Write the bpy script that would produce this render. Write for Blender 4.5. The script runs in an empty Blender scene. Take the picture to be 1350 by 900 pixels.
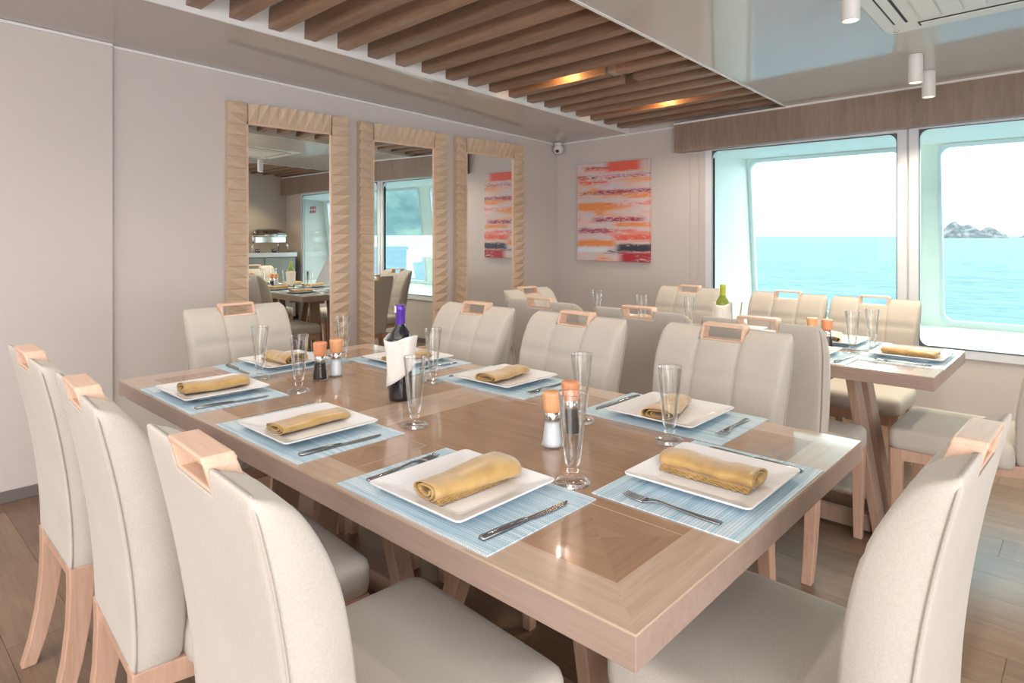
import bpy, math, random
from mathutils import Vector, Matrix
from math import pi, sin, cos, radians as R
random.seed(7)
SC = bpy.context.scene
COL = SC.collection

# ------------------------------------------------------------------ camera
cam_d = bpy.data.cameras.new('camera'); cam = bpy.data.objects.new('camera', cam_d); COL.objects.link(cam)
cam.location = (3.8557, -4.8184, 1.27)
cam.rotation_euler = (R(90), 0, R(42.77))
cam_d.sensor_width = 36.0; cam_d.sensor_fit = 'HORIZONTAL'
cam_d.lens = 838.0 / 1350.0 * 36.0
cam_d.shift_y = (310.5 - 450.0) / 1350.0
cam_d.clip_start = 0.02; cam_d.clip_end = 9000
SC.camera = cam

# ------------------------------------------------------------------ world, lamps, exposure
SC.view_settings.view_transform = 'Standard'; SC.view_settings.look = 'None'
SC.view_settings.gamma = 1.0; SC.view_settings.use_curve_mapping = False
SC.view_settings.exposure = 0.10
w = bpy.data.worlds.new('sky'); SC.world = w; w.use_nodes = True
nt = w.node_tree; nt.nodes.clear()
wo = nt.nodes.new('ShaderNodeOutputWorld'); wb = nt.nodes.new('ShaderNodeBackground')
tc = nt.nodes.new('ShaderNodeTexCoord'); sx = nt.nodes.new('ShaderNodeSeparateXYZ'); rp = nt.nodes.new('ShaderNodeValToRGB')
rp.color_ramp.elements[0].position = 0.0; rp.color_ramp.elements[0].color = (1.0, 1.0, 1.0, 1)
rp.color_ramp.elements[1].position = 0.8; rp.color_ramp.elements[1].color = (0.90, 0.95, 1.0, 1)
nt.links.new(tc.outputs['Generated'], sx.inputs[0]); nt.links.new(sx.outputs['Z'], rp.inputs[0])
nt.links.new(rp.outputs[0], wb.inputs[0]); nt.links.new(wb.outputs[0], wo.inputs[0])
wb.inputs[1].default_value = 4.2

def area(name, loc, rot, sx_, sy_, power, color=(1, 1, 1)):
    l = bpy.data.lights.new(name, 'AREA'); l.shape = 'RECTANGLE'; l.size = sx_; l.size_y = sy_
    l.energy = power; l.color = color
    o = bpy.data.objects.new(name, l); COL.objects.link(o); o.location = loc; o.rotation_euler = rot
    return o
# unseen fill lamps added behind, beside and above the camera to brighten the room
area('fill_rear', (3.2, -10.3, 1.35), (R(90), 0, 0), 5.6, 1.5, 80, (1.0, 0.99, 0.985))  # added lamp for fill from behind; the rear wall has no opening
area('fill_side_high', (6.25, -6.9, 1.45), (R(90), 0, R(90)), 4.0, 1.4, 135, (0.97, 0.985, 1.0))  # added fill from the right that evens the mirror wall
area('fill_side_low', (6.25, -4.3, .85), (R(90), 0, R(90)), 4.2, 0.85, 55, (0.97, 0.985, 1.0))  # added low lamp; its reflection whitens the lower view in the middle mirror
area('fill_overhead_rear', (3.2, -6.9, 2.30), (0, 0, 0), 4.6, 4.6, 100, (1.0, 0.965, 0.93))  # added overhead panel standing in for unseen ceiling lights
# portals that guide sky sampling through the windows
for px_, pw_ in ((2.24, 1.30), (3.70, 1.44), (5.22, 1.02)):
    o = area('window_portal', (px_, -0.03, 1.25), (R(-90), 0, 0), pw_, 1.40, 1); o.data.cycles.is_portal = True

# ------------------------------------------------------------------ materials
MATS = {}
class NB:
    def __init__(s, name):
        m = bpy.data.materials.new(name); m.use_nodes = True
        s.m = m; s.t = m.node_tree; s.b = s.t.nodes['Principled BSDF']; s.o = s.t.nodes['Material Output']
        MATS[name] = m
    def n(s, typ, **k):
        x = s.t.nodes.new('ShaderNode' + typ)
        for a, v in k.items(): setattr(x, a, v)
        return x
    def l(s, a, b): s.t.links.new(a, b)
    def coord(s, scale=(1, 1, 1), rot=(0, 0, 0), kind='Object'):
        c = s.n('TexCoord'); mp = s.n('Mapping'); mp.inputs['Scale'].default_value = scale; mp.inputs['Rotation'].default_value = rot
        s.l(c.outputs[kind], mp.inputs[0]); return mp.outputs[0]
    def noise(s, vec, scale, detail=4, rough=0.5, dist=0.0):
        x = s.n('TexNoise'); x.inputs['Scale'].default_value = scale; x.inputs['Detail'].default_value = detail
        x.inputs['Roughness'].default_value = rough; x.inputs['Distortion'].default_value = dist
        s.l(vec, x.inputs['Vector']); return x.outputs['Fac']
    def ramp(s, fac, *stops):
        r = s.n('ValToRGB'); e = r.color_ramp.elements
        while len(e) < len(stops): e.new(0.5)
        for i, (p, c) in enumerate(stops): e[i].position = p; e[i].color = (*c, 1)
        s.l(fac, r.inputs[0]); return r.outputs[0]
    def mix(s, fac, a, b, mode='MIX'):
        x = s.n('MixRGB', blend_type=mode)
        for k, v in ((0, fac), (1, a), (2, b)):
            if hasattr(v, 'links'): s.l(v, x.inputs[k])
            elif k == 0: x.inputs[0].default_value = v
            else: x.inputs[k].default_value = (*v, 1)
        return x.outputs[0]
    def bump(s, h, strength=0.2, dist=0.001):
        b = s.n('Bump'); b.inputs['Strength'].default_value = strength; b.inputs['Distance'].default_value = dist
        s.l(h, b.inputs['Height']); s.l(b.outputs[0], s.b.inputs['Normal']); return b
    def set(s, color=None, rough=None, metal=None, spec=None, coat=None, sheen=None):
        if color is not None:
            if hasattr(color, 'links'): s.l(color, s.b.inputs['Base Color'])
            else: s.b.inputs['Base Color'].default_value = (*color, 1)
        if rough is not None: s.b.inputs['Roughness'].default_value = rough
        if metal is not None: s.b.inputs['Metallic'].default_value = metal
        if spec is not None: s.b.inputs['Specular IOR Level'].default_value = spec
        if coat is not None: s.b.inputs['Coat Weight'].default_value = coat; s.b.inputs['Coat Roughness'].default_value = 0.06
        if sheen is not None: s.b.inputs['Sheen Weight'].default_value = sheen; s.b.inputs['Sheen Roughness'].default_value = 0.5
        return s.m

def plain(name, color, rough=0.5, metal=0, spec=0.5, bumpy=0.0, **k):
    b = NB(name); v = b.coord()
    c = b.mix(0.06, color, b.ramp(b.noise(v, 9, 5), (0.3, tuple(x * 0.6 for x in color)), (0.7, tuple(min(1, x * 1.3) for x in color))))
    if bumpy: b.bump(b.noise(v, 60, 4), bumpy)
    return b.set(c, rough, metal, spec, **k)

def wood(name, dark, light, axis='x', rough=0.45, scale=1.0, coat=0.0, contrast=0.35, per_object=False, bands=18):
    b = NB(name); s = {'x': (1.2, bands, bands), 'y': (bands, 1.2, bands), 'z': (bands, bands, 1.2)}[axis]
    s = tuple(q * scale for q in s); v = b.coord(s)
    if per_object:
        oi = b.n('ObjectInfo'); cb = b.n('CombineXYZ'); mu = b.n('Math', operation='MULTIPLY'); mu.inputs[1].default_value = 37.0
        b.l(oi.outputs['Random'], mu.inputs[0])
        for i in range(3): b.l(mu.outputs[0], cb.inputs[i])
        ad = b.n('VectorMath', operation='ADD'); b.l(v, ad.inputs[0]); b.l(cb.outputs[0], ad.inputs[1]); v = ad.outputs[0]
    g = b.noise(v, 2.2, 6, 0.62, 0.4); f = b.noise(v, 9, 3, 0.6)
    mid = tuple((a + c) / 2 for a, c in zip(dark, light))
    c1 = b.ramp(g, (0.5 - contrast, dark), (0.5, mid), (0.5 + contrast, light))
    c2 = b.mix(0.22, c1, b.ramp(f, (0.35, dark), (0.65, light)))
    if per_object:
        hv = b.n('HueSaturation'); mr = b.n('MapRange'); mr.inputs['To Min'].default_value = 0.80; mr.inputs['To Max'].default_value = 1.16
        b.l(oi.outputs['Random'], mr.inputs[0]); b.l(mr.outputs[0], hv.inputs['Value']); b.l(c2, hv.inputs['Color']); c2 = hv.outputs[0]
    b.bump(f, 0.12, 0.0006)
    return b.set(c2, rough, coat=coat)

def fabric(name, color, weave=900):
    b = NB(name); v = b.coord()
    w1 = b.n('TexWave', wave_type='BANDS', bands_direction='X'); w1.inputs['Scale'].default_value = weave / 6.0; b.l(v, w1.inputs[0])
    w2 = b.n('TexWave', wave_type='BANDS', bands_direction='Z'); w2.inputs['Scale'].default_value = weave / 6.0; b.l(v, w2.inputs[0])
    n = b.noise(v, 260, 3, 0.7); big = b.noise(v, 7, 3)
    c = b.mix(0.5, color, b.ramp(n, (0.3, tuple(x * 0.80 for x in color)), (0.7, tuple(min(1, x * 1.14) for x in color))))
    c = b.mix(0.16, c, b.ramp(big, (0.3, tuple(x * 0.75 for x in color)), (0.7, tuple(min(1, x * 1.15) for x in color))))
    h = b.mix(0.5, w1.outputs[0], w2.outputs[0]); h = b.mix(0.6, h, n)
    b.bump(h, 0.25, 0.0012)
    return b.set(c, 0.92, spec=0.2, sheen=0.15)

def glass(name, tint, gloss=0.10, ior=1.45):
    b = NB(name); t = b.n('BsdfTransparent'); t.inputs[0].default_value = (*tint, 1)
    g = b.n('BsdfGlossy'); g.inputs['Roughness'].default_value = 0.01; g.inputs[0].default_value = (1, 1, 1, 1)
    fr = b.n('Fresnel'); fr.inputs[0].default_value = ior; mx = b.n('MixShader')
    mr = b.n('MapRange'); mr.inputs['From Min'].default_value = 0.0; mr.inputs['From Max'].default_value = 1.0
    mr.inputs['To Min'].default_value = 0.0; mr.inputs['To Max'].default_value = gloss
    b.l(fr.outputs[0], mr.inputs[0]); b.l(mr.outputs[0], mx.inputs[0]); b.l(t.outputs[0], mx.inputs[1]); b.l(g.outputs[0], mx.inputs[2])
    b.l(mx.outputs[0], b.o.inputs['Surface']); b.t.nodes.remove(b.b); return b.m

def emit(name, color, strength):
    b = NB(name); b.b.inputs['Emission Color'].default_value = (*color, 1); b.b.inputs['Emission Strength'].default_value = strength
    return b.set(color, 0.5)

# wall linen paper
def linen(name, color):
    b = NB(name); v = b.coord((1, 1, 1)); vh = b.coord((4, 4, 90))
    n = b.noise(vh, 6, 4, 0.6); big = b.noise(v, 1.3, 3)
    c = b.mix(0.35, color, b.ramp(n, (0.3, tuple(x * 0.88 for x in color)), (0.7, tuple(min(1, x * 1.08) for x in color))))
    c = b.mix(0.10, c, b.ramp(big, (0.35, tuple(x * 0.9 for x in color)), (0.65, tuple(min(1, x * 1.06) for x in color))))
    b.bump(n, 0.12, 0.001)
    return b.set(c, 0.55, spec=0.3)
linen('wall_paper', (0.615, 0.565, 0.545))
# glossy stretched ceiling
b = NB('ceiling_gloss'); v = b.coord((1, 1, 1)); b.bump(b.noise(v, 1.6, 2), 0.05, 0.02); b.set((0.52, 0.495, 0.475), 0.07, spec=0.5)
b.b.inputs['IOR'].default_value = 1.42
plain('white_paint', (0.80, 0.80, 0.80), 0.4); plain('frame_white', (0.72, 0.76, 0.82), 0.3)
plain('reveal_paint', (0.90, 0.91, 0.87), 0.5); plain('gasket', (0.10, 0.11, 0.12), 0.5)
plain('white_plastic', (0.74, 0.73, 0.70), 0.35); plain('dark_gap', (0.03, 0.03, 0.03), 0.6)
wood('slat_wood', (0.165, 0.092, 0.058), (0.40, 0.255, 0.17), 'x', 0.42, 1.0, per_object=True)
wood('pelmet_wood', (0.20, 0.14, 0.11), (0.36, 0.27, 0.225), 'z', 0.4, 0.7, bands=9)
wood('floor_wood', (0.150, 0.092, 0.060), (0.33, 0.215, 0.140), 'x', 0.30, 0.8, per_object=True, bands=12)
plain('skirting', (0.17, 0.145, 0.135), 0.5)
wood('frame_wood', (0.50, 0.36, 0.25), (0.72, 0.55, 0.41), 'z', 0.5, 1.0)
wood('frame_wood_across', (0.50, 0.36, 0.25), (0.72, 0.55, 0.41), 'y', 0.5, 1.0)
wood('chair_wood', (0.46, 0.275, 0.19), (0.66, 0.44, 0.325), 'z', 0.42, 1.2, contrast=0.3)
wood('handle_wood', (0.60, 0.39, 0.28), (0.86, 0.61, 0.46), 'x', 0.35, 1.2, contrast=0.3)
TOPC = dict(rough=0.20, coat=0.55, contrast=0.42, scale=0.9)
wood('top_border_x', (0.42, 0.30, 0.225), (0.66, 0.50, 0.385), 'x', **TOPC)
wood('top_border_y', (0.42, 0.30, 0.225), (0.66, 0.50, 0.385), 'y', **TOPC)
wood('top_panel', (0.30, 0.175, 0.108), (0.465, 0.30, 0.195), 'x', **TOPC)
wood('top_panel_y', (0.275, 0.160, 0.098), (0.43, 0.275, 0.180), 'y', **TOPC)
wood('top_edge', (0.28, 0.195, 0.158), (0.43, 0.315, 0.260), 'x', 0.35, 0.9, contrast=0.4)
plain('veneer_line', (0.60, 0.42, 0.29), 0.3)
wood('base_wood', (0.27, 0.165, 0.115), (0.44, 0.29, 0.215), 'z', 0.5, 1.0)
fabric('chair_fabric', (0.56, 0.515, 0.46))
fabric('piping_fabric', (0.47, 0.43, 0.385))
plain('porcelain', (0.90, 0.905, 0.92), 0.09, coat=0.4)
plain('steel', (0.36, 0.355, 0.365), 0.2, metal=1.0); plain('bright_metal', (0.72, 0.71, 0.70), 0.12, metal=1.0)
b = NB('gold_satin'); v = b.coord(); n = b.noise(v, 22, 4); c = b.ramp(n, (0.3, (0.42, 0.25, 0.075)), (0.7, (0.62, 0.40, 0.15)))
b.bump(b.noise(v, 45, 3), 0.35, 0.003); b.set(c, 0.34, spec=0.5, sheen=0.5)
b.b.inputs['Anisotropic'].default_value = 0.5
b = NB('placemat'); v = b.coord((1, 1, 1))
wx = b.n('TexWave', wave_type='BANDS', bands_direction='X'); wx.inputs['Scale'].default_value = 62; b.l(v, wx.inputs[0])
wy = b.n('TexWave', wave_type='BANDS', bands_direction='Y'); wy.inputs['Scale'].default_value = 48; wy.inputs['Distortion'].default_value = 0.6; b.l(v, wy.inputs[0])
st = b.noise(b.coord((3, 90, 1)), 1.0, 3, 0.6)
base = b.ramp(st, (0.30, (0.36, 0.56, 0.66)), (0.47, (0.55, 0.70, 0.80)), (0.60, (0.74, 0.83, 0.89)), (0.75, (0.50, 0.68, 0.77)))
ml = b.mix(1.0, wx.outputs['Color'], wy.outputs['Color'], 'MULTIPLY')
c = b.mix(b.ramp(ml, (0.28, (0, 0, 0)), (0.65, (0.75, 0.75, 0.75))), base, (0.17, 0.38, 0.50))
b.bump(ml, 0.5, 0.001); b.set(c, 0.55)
glass('window_glass', (0.86, 0.955, 0.94), 0.20); glass('clear_glass', (0.98, 0.985, 0.985), 0.64, 1.45)
glass('shaker_glass', (0.93, 0.95, 0.95), 0.7)
b = NB('mirror_silver'); b.set((0.90, 0.935, 0.915), 0.0, metal=1.0)
plain('bottle_glass', (0.012, 0.010, 0.016), 0.06, coat=0.6); plain('foil_purple', (0.12, 0.045, 0.42), 0.3, metal=0.4)
plain('bottle_green', (0.20, 0.26, 0.03), 0.07, coat=0.6); plain('foil_green', (0.42, 0.46, 0.05), 0.3)
plain('white_cloth', (0.84, 0.80, 0.76), 0.85, bumpy=0.2)
wood('mill_wood', (0.72, 0.31, 0.13), (0.92, 0.50, 0.27), 'z', 0.35, 1.5); wood('mill_wood_red', (0.66, 0.24, 0.10), (0.86, 0.38, 0.20), 'z', 0.35, 1.5)
plain('salt_white', (0.88, 0.88, 0.90), 0.8)
b = NB('peppercorns'); vo = b.n('TexVoronoi'); vo.inputs['Scale'].default_value = 260; b.l(b.coord(), vo.inputs[0])
b.bump(vo.outputs[0], 0.8, 0.002); b.set(b.ramp(vo.outputs[0], (0.0, (0.19, 0.12, 0.08)), (0.6, (0.025, 0.015, 0.01))), 0.7)
emit('lamp_warm', (1.0, 0.62, 0.28), 22); emit('lamp_disc', (1.0, 0.80, 0.55), 9)
plain('counter_front', (0.33, 0.34, 0.31), 0.5); plain('counter_top', (0.80, 0.82, 0.82), 0.25)
plain('buffet_warm', (0.25, 0.12, 0.05), 0.4)
plain('decal_red', (0.50, 0.06, 0.05), 0.5); plain('speaker_black', (0.05, 0.05, 0.055), 0.6)
plain('box_taupe', (0.36, 0.28, 0.23), 0.4); plain('cord', (0.62, 0.58, 0.55), 0.5)
# sea
b = NB('sea'); v = b.coord((0.6, 1.4, 1)); n1 = b.noise(v, 0.18, 8, 0.62, 0.6); n2 = b.noise(v, 1.1, 6, 0.6)
c = b.ramp(n1, (0.34, (0.035, 0.115, 0.185)), (0.50, (0.065, 0.165, 0.24)), (0.66, (0.15, 0.26, 0.33)))
c = b.mix(0.42, c, b.ramp(n2, (0.40, (0.025, 0.10, 0.165)), (0.60, (0.17, 0.28, 0.34)))); b.bump(n2, 0.5, 0.25); b.set(c, 0.55, spec=0.12)
b = NB('island_rock'); n = b.noise(b.coord(), 0.12, 7); b.set(b.ramp(n, (0.35, (0.06, 0.08, 0.11)), (0.5, (0.12, 0.125, 0.13)), (0.62, (0.24, 0.23, 0.22))), 0.9)
b = NB('headland'); n = b.noise(b.coord(), 0.05, 8, 0.65); b.set(b.ramp(n, (0.35, (0.05, 0.11, 0.13)), (0.5, (0.10, 0.18, 0.19)), (0.65, (0.20, 0.28, 0.25))), 0.9)
# abstract painting
b = NB('abstract_paint'); v = b.coord((1, 1, 1))
sep = b.n('SeparateXYZ'); b.l(v, sep.inputs[0])
n1 = b.noise(b.coord((1.2, 1, 7)), 1.5, 5, 0.6, 0.6); n2 = b.noise(b.coord((5.0, 1, 30)), 1.6, 6, 0.75, 0.8); n3 = b.noise(b.coord((9, 1, 60)), 2, 4, 0.7)
W_ = (0.62, 0.56, 0.61)
c = b.ramp(n1, (0.34, (0.78, 0.30, 0.14)), (0.43, (0.74, 0.50, 0.42)), (0.50, W_), (0.56, (0.74, 0.56, 0.58)), (0.64, (0.76, 0.30, 0.24)))
def band(sock, lo, hi, soft):
    a = b.n('MapRange', interpolation_type='SMOOTHSTEP'); a.inputs['From Min'].default_value = lo - soft; a.inputs['From Max'].default_value = lo + soft; b.l(sock, a.inputs[0])
    d = b.n('MapRange', interpolation_type='SMOOTHSTEP'); d.inputs['From Min'].default_value = hi + soft; d.inputs['From Max'].default_value = hi - soft; b.l(sock, d.inputs[0])
    m = b.n('Math', operation='MULTIPLY'); b.l(a.outputs[0], m.inputs[0]); b.l(d.outputs[0], m.inputs[1]); return m.outputs[0]
zw = b.n('Math', operation='MULTIPLY_ADD'); b.l(n2, zw.inputs[0]); zw.inputs[1].default_value = 0.07; zw.inputs[2].default_value = -0.035
zz = b.n('Math', operation='ADD'); b.l(sep.outputs['Z'], zz.inputs[0]); b.l(zw.outputs[0], zz.inputs[1])
OR, CR, RD, DK = (0.78, 0.27, 0.08), (0.36, 0.04, 0.10), (0.78, 0.13, 0.09), (0.05, 0.045, 0.07)
ROWS = ((.80, .90, .33, .68, RD, .30), (.835, .855, .08, .34, DK, .48), (.745, .775, .0, .8, CR, .50), (.70, .73, .0, .35, RD, .45), (.60, .64, .22, .8, CR, .44), (.605, .625, .0, .22, DK, .50),
        (.56, .60, .5, .8, OR, .40), (.46, .53, .0, .40, OR, .38), (.50, .52, .3, .8, RD, .50), (.355, .395, .18, .72, CR, .44), (.31, .345, .42, .8, OR, .40), (.255, .295, .02, .38, CR, .44), (.265, .285, .38, .62, RD, .46),
        (.19, .24, .40, .8, RD, .40), (.135, .19, .0, .42, OR, .36), (.09, .155, .44, .8, DK, .34), (.07, .10, .30, .52, DK, .48), (-.02, .085, .47, .8, (.42, .03, .05), .40), (.08, .12, .0, .34, (.70, .76, .82), .30))
for z0, z1, x0, x1, col, th_ in ROWS:
    bz = band(zz.outputs[0], z0, z1, 0.012); bx = band(sep.outputs['X'], x0, x1, 0.05)
    m = b.n('Math', operation='MULTIPLY'); b.l(bz, m.inputs[0]); b.l(bx, m.inputs[1])
    m2 = b.n('Math', operation='MULTIPLY'); b.l(m.outputs[0], m2.inputs[0]); b.l(b.ramp(n3 if th_ > .43 else n2, (th_ - .03, (0, 0, 0)), (th_ + .06, (1, 1, 1))), m2.inputs[1])
    c = b.mix(m2.outputs[0], c, col)
b.bump(n3, 0.3, 0.002); b.set(c, 0.55)

# ------------------------------------------------------------------ mesh helpers
class MB:
    def __init__(s): s.v = []; s.f = []; s.sm = []
    def add(s, vs, fs, smooth=False):
        o = len(s.v); s.v += [tuple(p) for p in vs]; s.f += [tuple(i + o for i in f) for f in fs]; s.sm += [smooth] * len(fs); return s
    def box(s, x0, x1, y0, y1, z0, z1):
        return s.hexa([(x0, y0, z0), (x1, y0, z0), (x1, y1, z0), (x0, y1, z0), (x0, y0, z1), (x1, y0, z1), (x1, y1, z1), (x0, y1, z1)])
    def hexa(s, p, smooth=False):
        return s.add(p, [(0, 3, 2, 1), (4, 5, 6, 7), (0, 1, 5, 4), (1, 2, 6, 5), (2, 3, 7, 6), (3, 0, 4, 7)], smooth)
    def loft(s, rings, cap0=True, cap1=True, closed=True, smooth=True):
        n = len(rings[0]); vs = [p for r in rings for p in r]; fs = []
        for i in range(len(rings) - 1):
            for j in range(n if closed else n - 1):
                k = (j + 1) % n; fs.append((i * n + j, i * n + k, (i + 1) * n + k, (i + 1) * n + j))
        if cap0: fs.append(tuple(reversed(range(n))))
        if cap1: fs.append(tuple((len(rings) - 1) * n + j for j in range(n)))
        return s.add(vs, fs, smooth)
    def lathe(s, prof, n=24, c=(0, 0, 0), cap0=True, cap1=True):
        return s.loft([[(c[0] + r * cos(2 * pi * j / n), c[1] + r * sin(2 * pi * j / n), c[2] + z) for j in range(n)] for r, z in prof], cap0, cap1)
    def tube(s, pts, r, n=6, closed=False):
        pts = [Vector(p) for p in pts]; rings = []
        for i, p in enumerate(pts):
            d = (pts[min(i + 1, len(pts) - 1)] - pts[max(i - 1, 0)]).normalized()
            a = d.orthogonal().normalized() if i == 0 else (prev - d * prev.dot(d)).normalized()
            prev = a; bb = d.cross(a)
            rr = r[i] if isinstance(r, (list, tuple)) else r
            rings.append([tuple(p + (a * cos(2 * pi * j / n) + bb * sin(2 * pi * j / n)) * rr) for j in range(n)])
        return s.loft(rings)
    def beam(s, p0, p1, w, d, up=(0, 0, 1), w1=None, d1=None):
        p0, p1 = Vector(p0), Vector(p1); ax = (p1 - p0).normalized(); u = Vector(up).cross(ax).normalized(); t = ax.cross(u).normalized()
        w1 = w1 or w; d1 = d1 or d; ps = []
        for p, ww, dd in ((p0, w, d), (p1, w1, d1)):
            for a, c in ((-1, -1), (1, -1), (1, 1), (-1, 1)): ps.append(p + u * a * ww / 2 + t * c * dd / 2)
        return s.hexa(ps)
    def build(s, name, mat, parent=None, loc=None, rot=None, bevel=0, seg=2, solid=0, sub=0):
        me = bpy.data.meshes.new(name); me.from_pydata(s.v, [], s.f); me.update()
        me.polygons.foreach_set('use_smooth', s.sm)
        o = bpy.data.objects.new(name, me); COL.objects.link(o); me.materials.append(MATS[mat])
        if parent: o.parent = parent
        if loc: o.location = loc
        if rot: o.rotation_euler = rot
        import bmesh
        bm = bmesh.new(); bm.from_mesh(me); bmesh.ops.recalc_face_normals(bm, faces=bm.faces); bm.to_mesh(me); bm.free()
        if solid: m = o.modifiers.new('s', 'SOLIDIFY'); m.thickness = solid; m.offset = 0
        if bevel: m = o.modifiers.new('b', 'BEVEL'); m.width = bevel; m.segments = seg; m.limit_method = 'ANGLE'; m.harden_normals = False
        if sub: m = o.modifiers.new('u', 'SUBSURF'); m.levels = sub; m.render_levels = sub
        return o
def rrect(hw, hd, r, z, cx=0, cy=0, k=4):
    out = []
    for sxx, syy, a0 in ((1, -1, -90), (1, 1, 0), (-1, 1, 90), (-1, -1, 180)):
        for i in range(k + 1):
            a = R(a0 + 90 * i / k); out.append((cx + sxx * (hw - r) + r * cos(a), cy + syy * (hd - r) + r * sin(a), z))
    return out
def empty(name, loc, rz=0):
    o = bpy.data.objects.new(name, None); COL.objects.link(o); o.empty_display_size = 0.1; o.location = loc; o.rotation_euler = (0, 0, rz); return o
def tag(o, label, cat, group=None, kind=None):
    if label: o['label'] = label
    if cat: o['category'] = cat
    if group: o['group'] = group
    if kind: o['kind'] = kind
    return o
def struct(o, label=None):
    o['kind'] = 'structure'
    if label: o['label'] = label
    return o
def copy_tree(o, parent=None):
    c = o.copy(); COL.objects.link(c); c.parent = parent
    for ch in list(o.children): copy_tree(ch, c)
    return c
PROTO = {}
def inst(key, make, loc, rz, label, cat, group, scale=None):
    """the first call places the source itself, later calls a copy of it"""
    if key not in PROTO: PROTO[key] = make(); o = PROTO[key]
    else: o = copy_tree(PROTO[key])
    o.location = loc; o.rotation_euler = (0, 0, rz); o.scale = scale or (1, 1, 1)
    tag(o, label, cat, group); return o

# ------------------------------------------------------------------ room shell
XR, YB = 6.35, -10.5
def zc(x, y): return 2.155 - 0.033 * y + 0.02 * x
fl = MB().box(0, XR, YB, 0, -0.06, -0.006).build('floor', 'dark_gap'); struct(fl, 'brown wood plank floor')
pm = []
for k in range(4):
    pm.append(None)
PW, PL = 0.185, 1.22
ny = int(math.ceil(-YB / PW)); proto_plank = None
for j in range(ny):
    y1 = -j * PW; y0 = max(YB, y1 - PW); off = (j * 0.47) % PL
    x = -off
    while x < XR:
        a, e = max(0, x), min(XR, x + PL); x += PL
        if e - a < 0.03: continue
        full = abs(e - a - PL) < 1e-6 and abs(y1 - y0 - PW) < 1e-6
        if full and proto_plank: o = proto_plank.copy(); COL.objects.link(o)
        else:
            o = MB().box(-(e - a) / 2 + .0006, (e - a) / 2 - .0006, -(y1 - y0) / 2 + .0006, (y1 - y0) / 2 - .0006, -0.006, 0).build('plank', 'floor_wood', fl)
            if full: proto_plank = o
        o.parent = fl; o.location = ((a + e) / 2, (y0 + y1) / 2, 0); o.name = 'plank'

struct(MB().box(-0.12, 0, -3.784, 0, 0, 2.6).add([], []).build('wall_left', 'wall_paper'), 'pale linen-papered wall carrying the three mirrors')
struct(MB().box(-0.12, 0.03, YB, -3.786, 0, 2.6).build('wall_left_panel', 'wall_paper', bevel=0.002), 'proud pale wall panel at the left')
struct(MB().box(-0.12, XR + .12, YB - 0.1, YB, 0, 2.7).build('wall_back', 'wall_paper'))
struct(MB().box(XR, XR + .12, YB, 0.9, 0, 2.7).build('wall_right', 'wall_paper'))
# window wall, split round three openings
WIN = [(1.586, 2.872, 0.56, 1.944), (2.998, 4.42, 0.56, 1.955), (4.72, 5.72, 0.56, 1.96)]
wm = MB(); x = -0.12
for (a, e, z0, z1) in WIN:
    wm.box(x, a, 0, 0.03, 0, 2.7); wm.box(a, e, 0, 0.03, 0, z0); wm.box(a, e, 0, 0.03, z1, 2.7); x = e
wm.box(x, XR, 0, 0.03, 0, 2.7)
struct(wm.build('wall_window_side', 'wall_paper'), 'taupe wall round the big ship windows')
# deep reveals, inner frames, outer frames, glass
def roundhole_frame(inner, outer, r, yfun, depth, k=6):
    """ring between a rounded inner outline and a square outer outline in the xz plane"""
    (a, e, z0, z1), (A, E, Z0, Z1) = inner, outer
    cin, cout = [], []
    for (cx, cz, a0, ox, oz) in ((e - r, z0 + r, -90, E, Z0), (e - r, z1 - r, 0, E, Z1), (a + r, z1 - r, 90, A, Z1), (a + r, z0 + r, 180, A, Z0)):
        for i in range(k + 1):
            t = R(a0 + 90 * i / k); cin.append((cx + r * cos(t), cz + r * sin(t)))
            if i < k / 2: p = {(-90): (cx + r * cos(t) * 0, oz), 0: (ox, cz), 90: (cx, oz), 180: (ox, cz)}[a0]
            elif i == k / 2: p = (ox, oz)
            else: p = {(-90): (ox, cz), 0: (cx, oz), 90: (ox, cz), 180: (cx, oz)}[a0]
            cout.append(p)
    def ring(pts, dy): return [(px, yfun(pz) + dy, pz) for px, pz in pts]
    m = MB(); n = len(cin)
    R4 = [ring(cin, 0), ring(cout, 0), ring(cout, depth), ring(cin, depth)]
    m.loft(R4 + [R4[0]], False, False, True, False); return m
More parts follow.
